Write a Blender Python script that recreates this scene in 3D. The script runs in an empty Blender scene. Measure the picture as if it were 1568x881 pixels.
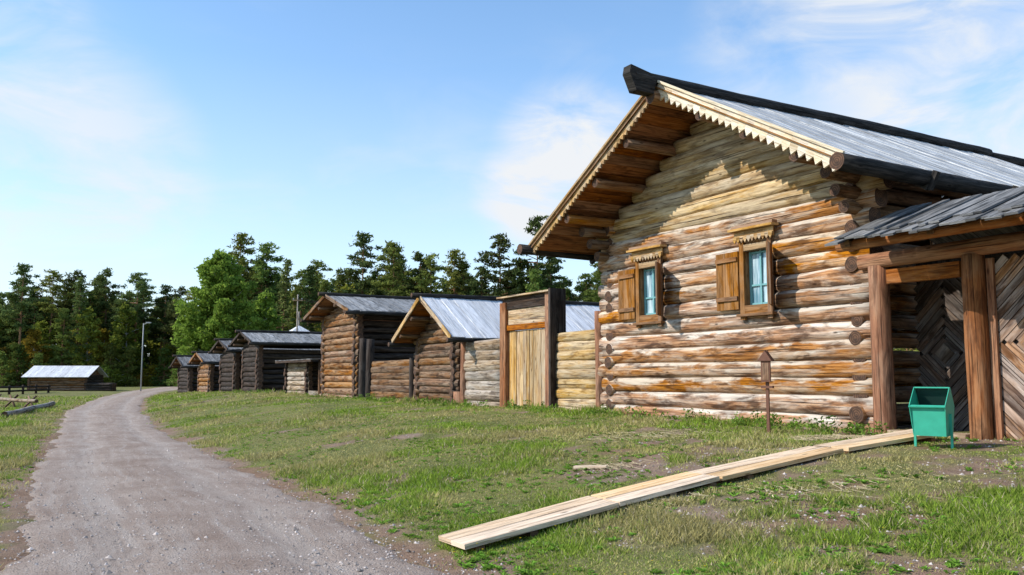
import bpy, math, random
import numpy as np
from mathutils import Vector, Matrix
random.seed(7); rng=np.random.default_rng(7)
S=bpy.context.scene
S.view_settings.view_transform='Standard'
try: S.view_settings.look='None'
except Exception: pass
COL=S.collection

# ------------------------------------------------------------ materials
def newmat(name):
    m=bpy.data.materials.new(name); m.use_nodes=True
    nt=m.node_tree; nt.nodes.clear()
    out=nt.nodes.new('ShaderNodeOutputMaterial')
    b=nt.nodes.new('ShaderNodeBsdfPrincipled')
    nt.links.new(b.outputs[0],out.inputs[0])
    return m,nt,b,out
def N(nt,t,**kw):
    n=nt.nodes.new(t)
    for k,v in kw.items(): setattr(n,k,v)
    return n
def ramp(nt,fac,stops):
    r=N(nt,'ShaderNodeValToRGB'); nt.links.new(fac,r.inputs[0])
    e=r.color_ramp.elements
    while len(e)<len(stops): e.new(0.5)
    for i,(p,c) in enumerate(stops):
        e[i].position=p; e[i].color=(c[0],c[1],c[2],1) if hasattr(c,'__len__') else (c,c,c,1)
    return r.outputs[0]
def mix(nt,fac,a,b,mode='MIX'):
    m=N(nt,'ShaderNodeMix',data_type='RGBA',blend_type=mode)
    for i,v in ((0,fac),(6,a),(7,b)):
        if isinstance(v,(int,float)): m.inputs[i].default_value=v
        elif isinstance(v,tuple): m.inputs[i].default_value=(v[0],v[1],v[2],1)
        else: nt.links.new(v,m.inputs[i])
    return m.outputs[2]
def math_(nt,op,a,b=None,clamp=False):
    m=N(nt,'ShaderNodeMath',operation=op,use_clamp=clamp)
    for i,v in ((0,a),(1,b)):
        if v is None: continue
        if isinstance(v,(int,float)): m.inputs[i].default_value=v
        else: nt.links.new(v,m.inputs[i])
    return m.outputs[0]
def noise(nt,vec,scale,detail=4,rough=.55,dist=0):
    n=N(nt,'ShaderNodeTexNoise'); n.inputs['Scale'].default_value=scale
    n.inputs['Detail'].default_value=detail; n.inputs['Roughness'].default_value=rough
    n.inputs['Distortion'].default_value=dist
    if vec is not None: nt.links.new(vec,n.inputs['Vector'])
    return n.outputs[0]
def mapping(nt,vec,scale):
    m=N(nt,'ShaderNodeMapping'); m.inputs['Scale'].default_value=scale
    nt.links.new(vec,m.inputs[0]); return m.outputs[0]

def wood(name,dark,mid,light,grey=None,gw=0.5,topw=0.0,contrast=1.0,island=.35,knots=True,rough=.85,stain=.8,bump=.6):
    m,nt,b,out=newmat(name)
    uv=N(nt,'ShaderNodeTexCoord').outputs['UV']
    geo=N(nt,'ShaderNodeNewGeometry')
    isl=geo.outputs['Random Per Island']
    comb=N(nt,'ShaderNodeCombineXYZ')
    nt.links.new(math_(nt,'MULTIPLY',isl,37.0),comb.inputs[0]); nt.links.new(math_(nt,'MULTIPLY',isl,91.0),comb.inputs[1])
    nt.links.new(math_(nt,'MULTIPLY',isl,13.0),comb.inputs[2])
    va=N(nt,'ShaderNodeVectorMath',operation='ADD'); nt.links.new(uv,va.inputs[0]); nt.links.new(comb.outputs[0],va.inputs[1])
    v=va.outputs[0]
    fine=noise(nt,mapping(nt,v,(1.8,28,1)),1.0,7,.65,.35)
    col=ramp(nt,fine,[(.32,dark),(.48,mid),(.66,light)])
    big=noise(nt,mapping(nt,v,(.8,3.0,1)),1.0,5,.65,.7)
    if grey is not None:
        f=ramp(nt,big,[(.5-.08,0),(.5+.08,1)])
        g=math_(nt,'MULTIPLY',f,gw)
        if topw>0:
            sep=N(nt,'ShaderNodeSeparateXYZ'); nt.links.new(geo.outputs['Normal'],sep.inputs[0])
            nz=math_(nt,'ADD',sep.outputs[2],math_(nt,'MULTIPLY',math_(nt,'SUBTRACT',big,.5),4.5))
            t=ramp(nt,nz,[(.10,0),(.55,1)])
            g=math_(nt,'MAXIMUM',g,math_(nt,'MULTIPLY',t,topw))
        gcol=mix(nt,fine,tuple(c*.42 for c in grey),tuple(min(1,c*1.55) for c in grey))
        col=mix(nt,g,col,gcol)
    big2=noise(nt,mapping(nt,v,(1.6,6,1)),1.0,5,.6,.6)
    col=mix(nt,ramp(nt,big2,[(.50,0),(.64,stain)]),col,tuple(c*.6 for c in dark))
    crack=noise(nt,mapping(nt,v,(.7,38,1)),1.0,3,.5,.25)
    cr=ramp(nt,crack,[(.34,1),(.395,0)])
    col=mix(nt,math_(nt,'MULTIPLY',cr,.85*contrast),col,tuple(c*.2 for c in dark))
    if knots:
        vo=N(nt,'ShaderNodeTexVoronoi'); vo.inputs['Scale'].default_value=1.0
        nt.links.new(mapping(nt,v,(1.9,5,1)),vo.inputs['Vector'])
        k=ramp(nt,vo.outputs['Distance'],[(.05,.8),(.12,0)])
        col=mix(nt,k,col,tuple(c*.3 for c in dark))
    hs=N(nt,'ShaderNodeHueSaturation'); nt.links.new(col,hs.inputs['Color'])
    nt.links.new(math_(nt,'ADD',math_(nt,'MULTIPLY',isl,island),1-island/2),hs.inputs['Value'])
    nt.links.new(math_(nt,'ADD',math_(nt,'MULTIPLY',math_(nt,'FRACT',math_(nt,'MULTIPLY',isl,17.3)),.45),.82),hs.inputs['Saturation'])
    nt.links.new(hs.outputs[0],b.inputs['Base Color'])
    b.inputs['Roughness'].default_value=rough
    b.inputs['Specular IOR Level'].default_value=.2
    bp=N(nt,'ShaderNodeBump'); bp.inputs['Strength'].default_value=bump; bp.inputs['Distance'].default_value=.02
    h=math_(nt,'SUBTRACT',math_(nt,'ADD',fine,math_(nt,'MULTIPLY',big2,1.3)),cr)
    nt.links.new(h,bp.inputs['Height']); nt.links.new(bp.outputs[0],b.inputs['Normal'])
    return m

M={}
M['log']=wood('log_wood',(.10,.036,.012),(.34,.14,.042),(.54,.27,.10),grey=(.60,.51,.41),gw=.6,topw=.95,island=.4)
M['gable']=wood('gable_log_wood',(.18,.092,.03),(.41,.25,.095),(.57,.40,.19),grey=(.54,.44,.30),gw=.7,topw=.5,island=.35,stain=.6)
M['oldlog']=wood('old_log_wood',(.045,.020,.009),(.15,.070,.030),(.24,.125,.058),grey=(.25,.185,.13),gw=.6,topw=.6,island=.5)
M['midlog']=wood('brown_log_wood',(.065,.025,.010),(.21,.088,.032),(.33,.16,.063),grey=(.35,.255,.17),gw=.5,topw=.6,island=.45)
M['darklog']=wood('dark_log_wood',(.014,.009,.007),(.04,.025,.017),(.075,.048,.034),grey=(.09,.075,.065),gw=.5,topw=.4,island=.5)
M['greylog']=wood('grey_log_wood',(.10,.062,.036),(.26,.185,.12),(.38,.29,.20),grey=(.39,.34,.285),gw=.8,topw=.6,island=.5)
M['roof']=wood('weathered_roof_boards',(.26,.255,.25),(.50,.50,.49),(.66,.66,.65),grey=(.58,.58,.58),gw=.6,island=.4,knots=False,stain=.6)
M['roofwhite']=wood('pale_roof_boards',(.44,.44,.45),(.66,.66,.67),(.76,.76,.77),grey=(.7,.7,.72),gw=.6,island=.25,knots=False,contrast=.5,stain=.3)
M['roofdark']=wood('dark_roof_boards',(.05,.05,.048),(.14,.135,.13),(.24,.23,.22),grey=(.22,.22,.22),gw=.6,island=.6,knots=False)
M['roofmid']=wood('dull_grey_roof_boards',(.11,.11,.108),(.25,.245,.24),(.36,.355,.35),grey=(.32,.32,.32),gw=.6,island=.5,knots=False)
M['under']=wood('soffit_boards',(.11,.040,.018),(.23,.095,.043),(.33,.155,.075),island=.4)
M['black']=wood('tarred_wood',(.010,.009,.008),(.03,.027,.024),(.07,.06,.053),island=.2)
M['cream']=wood('fresh_carved_board',(.48,.37,.25),(.72,.61,.46),(.80,.72,.58),island=.1,knots=False,contrast=.4,stain=.3)
M['tan']=wood('tan_planks',(.26,.13,.045),(.46,.28,.125),(.58,.40,.21),grey=(.46,.38,.27),gw=.6,island=.4,stain=.6)
M['brown']=wood('brown_trim',(.10,.038,.012),(.25,.11,.038),(.36,.18,.075),grey=(.33,.24,.165),gw=.4,island=.35,stain=.5)
M['post']=wood('red_brown_post',(.10,.033,.012),(.27,.095,.032),(.40,.165,.06),grey=(.42,.27,.16),gw=.35,island=.2,stain=.6)
M['board']=wood('boardwalk_planks',(.50,.32,.18),(.74,.53,.34),(.84,.66,.47),island=.2,contrast=.6,stain=.35)
M['chev']=wood('chevron_planks_shaded',(.05,.033,.024),(.12,.08,.06),(.19,.14,.105),grey=(.22,.20,.18),gw=.6,island=.7)  # darker copy of the panel planks, the door's shade painted into the colour
M['chevl']=wood('chevron_planks_light',(.12,.055,.03),(.27,.15,.085),(.40,.25,.16),grey=(.42,.36,.32),gw=.6,island=.55)
def endgrain():
    m,nt,b,out=newmat('log_end_grain')
    uv=N(nt,'ShaderNodeTexCoord').outputs['UV']
    w=N(nt,'ShaderNodeTexWave',wave_type='RINGS',rings_direction='Z'); w.inputs['Scale'].default_value=9; w.inputs['Distortion'].default_value=2
    nt.links.new(uv,w.inputs[0])
    n=noise(nt,uv,9,4)
    c=mix(nt,w.outputs['Fac'],(.055,.024,.012),(.16,.08,.042)); c=mix(nt,ramp(nt,n,[(.4,0),(.65,.8)]),c,(.025,.014,.009))
    nt.links.new(c,b.inputs['Base Color']); b.inputs['Roughness'].default_value=.9
    return m
M['end']=endgrain()
def plain(name,c,rough=.6,var=.25,scale=12,metal=0,spec=.4,isl=False):
    m,nt,b,out=newmat(name)
    o=N(nt,'ShaderNodeTexCoord').outputs['Object']
    n=noise(nt,o,scale,5,.6)
    if isl: n=N(nt,'ShaderNodeNewGeometry').outputs['Random Per Island']
    nt.links.new(mix(nt,n,tuple(x*(1-var) for x in c),tuple(min(1,x*(1+var)) for x in c)),b.inputs['Base Color'])
    b.inputs['Roughness'].default_value=rough; b.inputs['Metallic'].default_value=metal
    b.inputs['Specular IOR Level'].default_value=spec
    return m
def glass():
    m,nt,b,out=newmat('window_glass')
    o=N(nt,'ShaderNodeTexCoord').outputs['Object']
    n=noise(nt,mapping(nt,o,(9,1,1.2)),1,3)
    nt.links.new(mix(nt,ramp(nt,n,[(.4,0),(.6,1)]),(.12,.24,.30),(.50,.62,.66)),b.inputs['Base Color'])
    b.inputs['Roughness'].default_value=.06; b.inputs['Specular IOR Level'].default_value=.8
    return m
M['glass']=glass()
M['teal']=plain('teal_sash_paint',(.16,.36,.37),.5)
M['green']=plain('green_bin_paint',(.04,.38,.25),.5,.25,7)
M['inner']=plain('bin_inside',(.015,.05,.04),.8)
M['rust']=plain('rusty_metal',(.17,.075,.045),.8,.4,20)
M['steel']=plain('grey_metal',(.32,.33,.33),.5,.2)
M['stone']=plain('pebble_stone',(.40,.34,.30),.9,.6,3,isl=True)

# ------------------------------------------------------------ mesh builder
class MB:
    def __init__(s): s.v=[];s.f=[];s.uv=[];s.m=[];s.mats=[];s.sm=[]
    def mi(s,k):
        if k not in s.mats: s.mats.append(k)
        return s.mats.index(k)
    def face(s,idx,uv,mat,smooth=False): s.f.append(idx);s.uv.append(uv);s.m.append(s.mi(mat));s.sm.append(smooth)
    def box3(s,c,a,b,d,mat):
        c=Vector(c);a=Vector(a);b=Vector(b);d=Vector(d)
        if a.cross(b).dot(d)<0: b=-b
        n=len(s.v)
        for i in (-1,1):
            for j in (-1,1):
                for k in (-1,1): s.v.append(tuple(c+a*i+b*j+d*k))
        A,B,D=a.length,b.length,d.length
        def I(i,j,k): return n+(i>0)*4+(j>0)*2+(k>0)
        s.face([I(-1,-1,1),I(1,-1,1),I(1,1,1),I(-1,1,1)],[(-A,-B),(A,-B),(A,B),(-A,B)],mat)
        s.face([I(-1,-1,-1),I(-1,1,-1),I(1,1,-1),I(1,-1,-1)],[(-A,-B),(-A,B),(A,B),(A,-B)],mat)
        s.face([I(-1,-1,-1),I(1,-1,-1),I(1,-1,1),I(-1,-1,1)],[(-A,-D+1),(A,-D+1),(A,D+1),(-A,D+1)],mat)
        s.face([I(-1,1,-1),I(-1,1,1),I(1,1,1),I(1,1,-1)],[(-A,-D+2),(-A,D+2),(A,D+2),(A,-D+2)],mat)
        s.face([I(-1,-1,-1),I(-1,-1,1),I(-1,1,1),I(-1,1,-1)],[(-B*.3,-D),(-B*.3,D),(B*.3,D),(B*.3,-D)],mat)
        s.face([I(1,-1,-1),I(1,1,-1),I(1,1,1),I(1,-1,1)],[(-B*.3,-D),(B*.3,-D),(B*.3,D),(-B*.3,D)],mat)
    def beam(s,p0,p1,w,h,mat,up=(0,0,1)):
        p0=Vector(p0);p1=Vector(p1);d=p1-p0;u=Vector(up);d0=d.normalized()
        side=d0.cross(u).normalized(); u=side.cross(d0).normalized()
        s.box3((p0+p1)/2,d/2,side*w/2,u*h/2,mat)
    def box(s,x0,x1,y0,y1,z0,z1,mat):
        c=((x0+x1)/2,(y0+y1)/2,(z0+z1)/2); e=[Vector(((x1-x0)/2,0,0)),Vector((0,(y1-y0)/2,0)),Vector((0,0,(z1-z0)/2))]
        e.sort(key=lambda q:-q.length); s.box3(c,e[0],e[1],e[2],mat)
    def tube(s,pts,rads,sides,mat,cap='end',jit=0.0,smooth=True,sq=1.0):
        pts=[Vector(p) for p in pts]; d=(pts[-1]-pts[0]).normalized()
        ref=Vector((0,0,1)) if abs(d.z)<.9 else Vector((1,0,0))
        a=d.cross(ref).normalized(); b=a.cross(d).normalized()
        n=len(s.v);L=0;us=[]
        ph=[random.uniform(-1,1)*jit for _ in range(sides)]
        for i,p in enumerate(pts):
            if i: L+=(p-pts[i-1]).length
            us.append(L)
            ph=[q*.8+random.uniform(-1,1)*jit*.45 for q in ph]
            for k in range(sides):
                an=2*math.pi*k/sides; r=rads[i]*(1+ph[k]); cx=math.cos(an)
                if sq<1: cx=math.copysign(min(abs(cx),.80+.2*abs(cx)*.4),cx)*sq/.86
                s.v.append(tuple(p+a*cx*r+b*math.sin(an)*r))
        c=2*math.pi*rads[0]
        for i in range(len(pts)-1):
            for k in range(sides):
                k2=(k+1)%sides
                s.face([n+i*sides+k,n+i*sides+k2,n+(i+1)*sides+k2,n+(i+1)*sides+k],
                  [(us[i],c*k/sides),(us[i],c*(k+1)/sides),(us[i+1],c*(k+1)/sides),(us[i+1],c*k/sides)],mat,smooth)
        if cap:
            for e,rev in ((0,True),(len(pts)-1,False)):
                idx=[n+e*sides+k for k in range(sides)]; uv=[(rads[e]*math.cos(2*math.pi*k/sides),rads[e]*math.sin(2*math.pi*k/sides)) for k in range(sides)]
                if rev: idx=idx[::-1];uv=uv[::-1]
                s.face(idx,uv,cap)
    def log(s,p0,p1,r,mat,sides=14,jit=.055,cap='end',sq=1.0):
        p0=Vector(p0);p1=Vector(p1);L=(p1-p0).length;n=max(2,int(L/.38)+1)
        t=random.uniform(-.10,.10)
        pts=[];rad=[];dz=random.uniform(0,6)
        for i in range(n):
            q=i/(n-1); p=p0.lerp(p1,q)+Vector((0,0,math.sin(dz+q*L*.8)*.012))
            pts.append(p);rad.append(r*(1+t*(q-.5)*2+random.uniform(-.035,.035)))
        s.tube(pts,rad,sides,mat,cap,jit,True,sq)
    def prism(s,poly,ext,mat,uvs=None):
        ext=Vector(ext);n=len(s.v);k=len(poly)
        if uvs is None: uvs=[(p[0]+p[1],p[2]) for p in poly]
        for p in poly: s.v.append(tuple(p))
        for p in poly: s.v.append(tuple(Vector(p)+ext))
        s.face(list(range(n,n+k)),uvs,mat); s.face(list(range(n+2*k-1,n+k-1,-1)),uvs[::-1],mat)
        for i in range(k):
            j=(i+1)%k
            s.face([n+i,n+k+i,n+k+j,n+j],[uvs[i],(uvs[i][0],uvs[i][1]+.03),(uvs[j][0],uvs[j][1]+.03),uvs[j]],mat)
    def obj(s,name,parent=None,off=(0,0,0)):
        me=bpy.data.meshes.new(name); o=Vector(off)
        me.from_pydata([tuple(Vector(v)-o) for v in s.v],[],s.f)
        ul=me.uv_layers.new(name='UVMap'); flat=[c for f in s.uv for p in f for c in p]
        ul.data.foreach_set('uv',flat)
        for k in s.mats: me.materials.append(M[k])
        me.polygons.foreach_set('material_index',s.m); me.polygons.foreach_set('use_smooth',s.sm)
        me.update()
        ob=bpy.data.objects.new(name,me); COL.objects.link(ob)
        if parent: ob.parent=parent
        return ob
ROT=math.atan2(-.8646,.5025)
P0=Vector((5.49,13.5,0)); LX=Vector((.5025,-.8646,0)); LY=Vector((.8646,.5025,0))
def W(x,y,z=0): return P0+LX*x+LY*y+Vector((0,0,z))
def emp(name,loc,rot=0):
    e=bpy.data.objects.new(name,None); e.empty_display_size=.3; COL.objects.link(e); e.location=loc; e.rotation_euler=(0,0,rot); return e
class Row:
    def __init__(s,name,ox): s.ox=ox; s.e=emp(name,W(ox,0),ROT)
    def add(s,mb,name): return mb.obj(name,s.e,(s.ox,0,0))

# ------------------------------------------------------------ terrain
YK=[-20,0,7.2,10.9,15,25.5,39.3,61.7,86.8,120,160]
XR=[12.6,2.9,-.44,-2.28,-4.6,-10.1,-16.7,-25.9,-34.6,-43,-48]
XL=[9,-.6,-4.07,-6.05,-8.1,-13.2,-19.9,-29.2,-38.5,-48.5,-54]
def xr(y): return np.interp(y,YK,XR)
def xl(y): return np.interp(y,YK,XL)
def vnoise(x,y,seed=0):
    x=np.asarray(x,float);y=np.asarray(y,float)
    xi=np.floor(x).astype(np.int64);yi=np.floor(y).astype(np.int64);fx=x-xi;fy=y-yi
    fx=fx*fx*(3-2*fx);fy=fy*fy*(3-2*fy)
    def h(a,b):
        n=(a*374761393+b*668265263+seed*974711)&0xffffffff
        n=((n^(n>>13))*1274126177)&0xffffffff
        return ((n^(n>>16))&0xffff)/65535.0
    return (h(xi,yi)*(1-fx)+h(xi+1,yi)*fx)*(1-fy)+(h(xi,yi+1)*(1-fx)+h(xi+1,yi+1)*fx)*fy
def fbm(x,y,seed=0,o=4):
    t=0;a=.5;n=0
    for i in range(o): t=t+a*vnoise(x*2**i+17*i,y*2**i-9*i,seed+i);n+=a;a*=.5
    return t/n
def sm(a,b,x): t=np.clip((x-a)/(b-a),0,1);return t*t*(3-2*t)
def sd(x,y):
    row=np.maximum(13.33-.581*y,xr(y)+6)
    return (row-x)*.8646,(x-xr(y))*.8646
def G(x,y):
    x=np.asarray(x,float);y=np.asarray(y,float)
    A=np.interp(y,[0,40,60,100,150],[.78,.75,.6,.3,.1])
    s,d=sd(x,y)
    fr=np.clip(s/np.maximum(s+d,.5),0,1)
    g=A*(1-fr**1.7); g=np.where(d<0,0,g)
    off=np.clip(np.maximum(d,xl(y)-x),0,1)
    g=g+off*(fbm(x/2.2,y/2.2,5)-.5)*.10+off*(fbm(x/.5,y/.5,8,2)-.5)*.035
    return g
def gmask(x,y):
    s,d=sd(x,y)
    n=fbm(x/1.3,y/1.3,21)*.5+fbm(x/.3,y/.3,33,3)*.5
    bias=.05-.05*sm(-1,2.5,x)*sm(11.5,8.5,y)+.07*sm(12,20,y)
    bias=bias-.18*sm(1.3,.2,s)*sm(0,3,x)+.08*sm(3,1,np.abs(x-(-.5)))*sm(11,8,y)
    bias=bias-.10*np.exp(-((x-1.4)**2+(y-10.9)**2)/.8)
    bias=bias-.3*sm(.6,0,np.where(d>-.3,np.abs(d),9))-.25*sm(.5,0,np.where(xl(y)-x>-.3,np.abs(xl(y)-x),9))
    return sm(.36,.55,n+bias)
def g1(x,y): return float(G(x,y))

def fastmesh(name,verts,faces,mats,mi=None,smooth=False,attr=None,uv=None):
    me=bpy.data.meshes.new(name);k=faces.shape[1]
    me.vertices.add(len(verts));me.vertices.foreach_set('co',verts.astype(np.float32).ravel())
    me.loops.add(faces.size);me.loops.foreach_set('vertex_index',faces.astype(np.int32).ravel())
    me.polygons.add(len(faces));me.polygons.foreach_set('loop_start',np.arange(0,faces.size,k,dtype=np.int32))
    for m in mats: me.materials.append(m)
    if mi is not None: me.polygons.foreach_set('material_index',mi.astype(np.int32))
    me.polygons.foreach_set('use_smooth',np.full(len(faces),smooth))
    me.update(calc_edges=True)
    if attr is not None:
        for nm,a in attr.items():
            at=me.attributes.new(nm,'FLOAT_COLOR','POINT'); c=np.ones((len(verts),4),np.float32);c[:,:a.shape[1]]=a
            at.data.foreach_set('color',c.ravel())
    if uv is not None:
        l=me.uv_layers.new(name='UVMap'); l.data.foreach_set('uv',uv[faces.ravel()].astype(np.float32).ravel())
    me.validate()
    return me
def link(name,me,parent=None):
    o=bpy.data.objects.new(name,me);COL.objects.link(o)
    if parent:o.parent=parent
    return o
def gridfaces(nx,ny):
    i=np.arange(nx-1)[None,:];j=np.arange(ny-1)[:,None];a=(j*nx+i).ravel()
    return np.stack([a,a+1,a+nx+1,a+nx],1)

def gravelcol(nt,o):
    n1=noise(nt,o,1.1,5,.6);n2=noise(nt,o,20,5,.75);n3=noise(nt,o,60,3,.7)
    c=mix(nt,ramp(nt,n1,[(.35,0),(.65,1)]),(.31,.225,.175),(.43,.34,.28))
    c=mix(nt,ramp(nt,n2,[(.54,0),(.68,.6)]),c,(.54,.46,.40)); c=mix(nt,ramp(nt,n2,[(.3,.8),(.43,0)]),c,(.16,.105,.075))
    vo=N(nt,'ShaderNodeTexVoronoi');vo.inputs['Scale'].default_value=34;nt.links.new(o,vo.inputs['Vector'])
    sp=N(nt,'ShaderNodeSeparateColor');nt.links.new(vo.outputs['Color'],sp.inputs[0])
    st=math_(nt,'MULTIPLY',ramp(nt,vo.outputs['Distance'],[(.18,1),(.34,0)]),ramp(nt,sp.outputs[0],[(.45,0),(.5,1)]))
    sc=mix(nt,sp.outputs[1],(.22,.17,.145),(.60,.54,.49))
    c=mix(nt,math_(nt,'MULTIPLY',st,.85),c,sc)
    c=mix(nt,ramp(nt,n3,[(.34,.5),(.46,0)]),c,(.12,.085,.065))
    return c,math_(nt,'ADD',math_(nt,'ADD',n3,n2),st)
def groundmat():
    m,nt,b,out=newmat('grass_and_soil')
    o=N(nt,'ShaderNodeTexCoord').outputs['Object']
    at=N(nt,'ShaderNodeAttribute',attribute_name='gm')
    n1=noise(nt,o,.45,6,.6);n2=noise(nt,o,7,6,.7);n3=noise(nt,o,45,4,.7)
    g=mix(nt,ramp(nt,n2,[(.35,0),(.65,1)]),(.085,.10,.028),(.20,.215,.07))
    g=mix(nt,ramp(nt,n1,[(.42,0),(.62,.7)]),g,(.26,.235,.09))
    d,hh=gravelcol(nt,o)
    d=mix(nt,ramp(nt,n1,[(.4,.5),(.6,.95)]),d,mix(nt,ramp(nt,n2,[(.3,0),(.7,1)]),(.16,.09,.055),(.32,.20,.13)))
    f=math_(nt,'ADD',at.outputs['Fac'],math_(nt,'MULTIPLY',math_(nt,'SUBTRACT',n3,.5),.9),True)
    nt.links.new(mix(nt,f,d,g),b.inputs['Base Color']);b.inputs['Roughness'].default_value=.95
    b.inputs['Specular IOR Level'].default_value=.1
    bp=N(nt,'ShaderNodeBump');bp.inputs['Strength'].default_value=.8;bp.inputs['Distance'].default_value=.03
    nt.links.new(hh,bp.inputs['Height']);nt.links.new(bp.outputs[0],b.inputs['Normal'])
    return m
def axis(*seg):
    out=[]
    for a,b,st in seg: out+=list(np.arange(a,b,st))
    return np.array(out+[seg[-1][1]],float)
ax=axis((-1500,-200,130),(-200,-60,8),(-60,-25,1.4),(-25,13,.16),(13,40,1.5),(40,200,12),(200,1500,130))
ay=axis((-300,-20,20),(-20,3,1.2),(3,26,.16),(26,70,.8),(70,170,3),(170,400,25),(400,2000,160))
X,Y=np.meshgrid(ax,ay);x=X.ravel();y=Y.ravel()
z=G(x,y); ins=(x<xr(y)-.25)&(x>xl(y)+.25); z=z-np.where(ins&(y<150),.05,0)
gm=gmask(x,y)
me=fastmesh('ground',np.stack([x,y,z],1),gridfaces(len(ax),len(ay)),[groundmat()],smooth=True,attr={'gm':np.stack([gm]*3,1)})
link('ground',me)
def roadmat():
    m,nt,b,out=newmat('gravel_road')
    tc=N(nt,'ShaderNodeTexCoord');o=tc.outputs['Object']
    sep=N(nt,'ShaderNodeSeparateXYZ');nt.links.new(tc.outputs['UV'],sep.inputs[0])
    wob=math_(nt,'MULTIPLY',math_(nt,'SUBTRACT',noise(nt,o,.5,3),.5),.16)
    v=math_(nt,'ADD',sep.outputs[0],wob)
    tr=ramp(nt,v,[(0,.0),(.14,.2),(.25,1),(.36,.25),(.52,0),(.64,.3),(.74,1),(.84,.3),(1,0)])
    c,hh=gravelcol(nt,o)
    strk=noise(nt,mapping(nt,tc.outputs['UV'],(26,1.2,1)),1,4,.6)
    c=mix(nt,math_(nt,'MULTIPLY',tr,.5),c,(.49,.42,.365))
    c=mix(nt,ramp(nt,strk,[(.50,0),(.66,.35)]),c,(.24,.175,.14));c=mix(nt,ramp(nt,strk,[(.34,.3),(.46,0)]),c,(.52,.46,.41))
    nt.links.new(c,b.inputs['Base Color']);b.inputs['Roughness'].default_value=.95;b.inputs['Specular IOR Level'].default_value=.1
    bp=N(nt,'ShaderNodeBump');bp.inputs['Strength'].default_value=.9;bp.inputs['Distance'].default_value=.025
    nt.links.new(hh,bp.inputs['Height']);nt.links.new(bp.outputs[0],b.inputs['Normal'])
    return m
ry=axis((-20,3,1),(3,30,.07),(30,80,.8),(80,160,2.5));K=33
rv=[];ruv=[]
el=(fbm(ry/.9,ry*0+3.3,71,5)-.5)*.7;er=(fbm(ry/.9,ry*0+9.3,75,5)-.5)*.7
for i,yy in enumerate(ry):
    a=xl(yy)+el[i];c=xr(yy)+er[i]
    q=np.linspace(0,1,K);xx=a+(c-a)*q
    crown=.035*np.sin(math.pi*q)-.025*np.exp(-((q-.27)/.08)**2)-.025*np.exp(-((q-.74)/.08)**2)
    edge=np.minimum(q,1-q)
    zz=G(xx,np.full(K,yy))+.012+(yy>30)*.02+crown-np.where(edge<.01,.03,0)+(fbm(xx/.35,yy/.35+0*xx,12,2)-.5)*.02*(yy<30)
    rv+=list(zip(xx,[yy]*K,zz));ruv+=[(t,yy*.25) for t in q]
rv=np.array(rv);me=fastmesh('gravel_road',rv,gridfaces(K,len(ry)),[roadmat()],smooth=True,uv=np.array(ruv))
link('gravel_road',me)
def pebbles(n):
    d=np.exp(rng.uniform(math.log(5.5),math.log(24),n));a=rng.uniform(-.62,.62,n);px=d*np.sin(a);py=d*np.cos(a)
    road=(px<xr(py))&(px>xl(py)); keep=road|(gmask(px,py)<.45)
    edge=np.minimum(abs(px-xr(py)),abs(px-xl(py))); keep&=(rng.random(n)<np.where(road,.35+.65*np.exp(-edge/.4),.5))
    q=(px-xl(py))/(xr(py)-xl(py)); crown=.035*np.sin(math.pi*np.clip(q,0,1))
    pz=G(px,py)+np.where(road,crown+.012,0.004)
    px=px[keep];py=py[keep];pz=pz[keep];n=len(px);r=rng.uniform(.006,.016,n)*(1+1.0*(rng.random(n)<.05))
    base=np.array([(1,0,0),(.3,.95,0),(-.8,.6,0),(-.85,-.5,0),(.25,-1,0),(.1,.1,.8)],float)
    ang=rng.uniform(0,6.28,n);ca,sa=np.cos(ang),np.sin(ang)
    B=base[None]*r[:,None,None]*rng.uniform(.7,1.3,(n,6,1))
    vx=B[:,:,0]*ca[:,None]-B[:,:,1]*sa[:,None]+px[:,None];vy=B[:,:,0]*sa[:,None]+B[:,:,1]*ca[:,None]+py[:,None];vz=B[:,:,2]+pz[:,None]-.003
    V=np.stack([vx,vy,vz],2).reshape(-1,3)
    f=np.array([(0,1,5),(1,2,5),(2,3,5),(3,4,5),(4,0,5)]);F=(f[None]+6*np.arange(n)[:,None,None]).reshape(-1,3)
    link('gravel_stones',fastmesh('gravel_stones',V,F,[M['stone']]))
pebbles(26000)

def leafmat(name,attr=True,c1=None,c2=None,trans=.35,objrand=False):
    m=bpy.data.materials.new(name);m.use_nodes=True;nt=m.node_tree;nt.nodes.clear()
    out=N(nt,'ShaderNodeOutputMaterial');df=N(nt,'ShaderNodeBsdfDiffuse');tr=N(nt,'ShaderNodeBsdfTranslucent');mx=N(nt,'ShaderNodeMixShader')
    if attr: c=N(nt,'ShaderNodeAttribute',attribute_name='col').outputs['Color']
    else:
        g=N(nt,'ShaderNodeNewGeometry');c=mix(nt,g.outputs['Random Per Island'],c1,c2)
        n=noise(nt,N(nt,'ShaderNodeTexCoord').outputs['Object'],.9,3)
        c=mix(nt,ramp(nt,n,[(.42,.0),(.68,.6)]),c,tuple(q*.5 for q in c1))
    if objrand:
        oi=N(nt,'ShaderNodeObjectInfo');hs=N(nt,'ShaderNodeHueSaturation');nt.links.new(c,hs.inputs['Color'])
        nt.links.new(math_(nt,'ADD',math_(nt,'MULTIPLY',oi.outputs['Random'],.8),.7),hs.inputs['Value'])
        nt.links.new(math_(nt,'SUBTRACT',.515,math_(nt,'MULTIPLY',math_(nt,'FRACT',math_(nt,'MULTIPLY',oi.outputs['Random'],7.7)),.07)),hs.inputs['Hue']);c=hs.outputs[0]
    nt.links.new(c,df.inputs[0]);nt.links.new(c,tr.inputs[0]);mx.inputs[0].default_value=trans
    nt.links.new(df.outputs[0],mx.inputs[1]);nt.links.new(tr.outputs[0],mx.inputs[2]);nt.links.new(mx.outputs[0],out.inputs[0])
    return m
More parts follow.
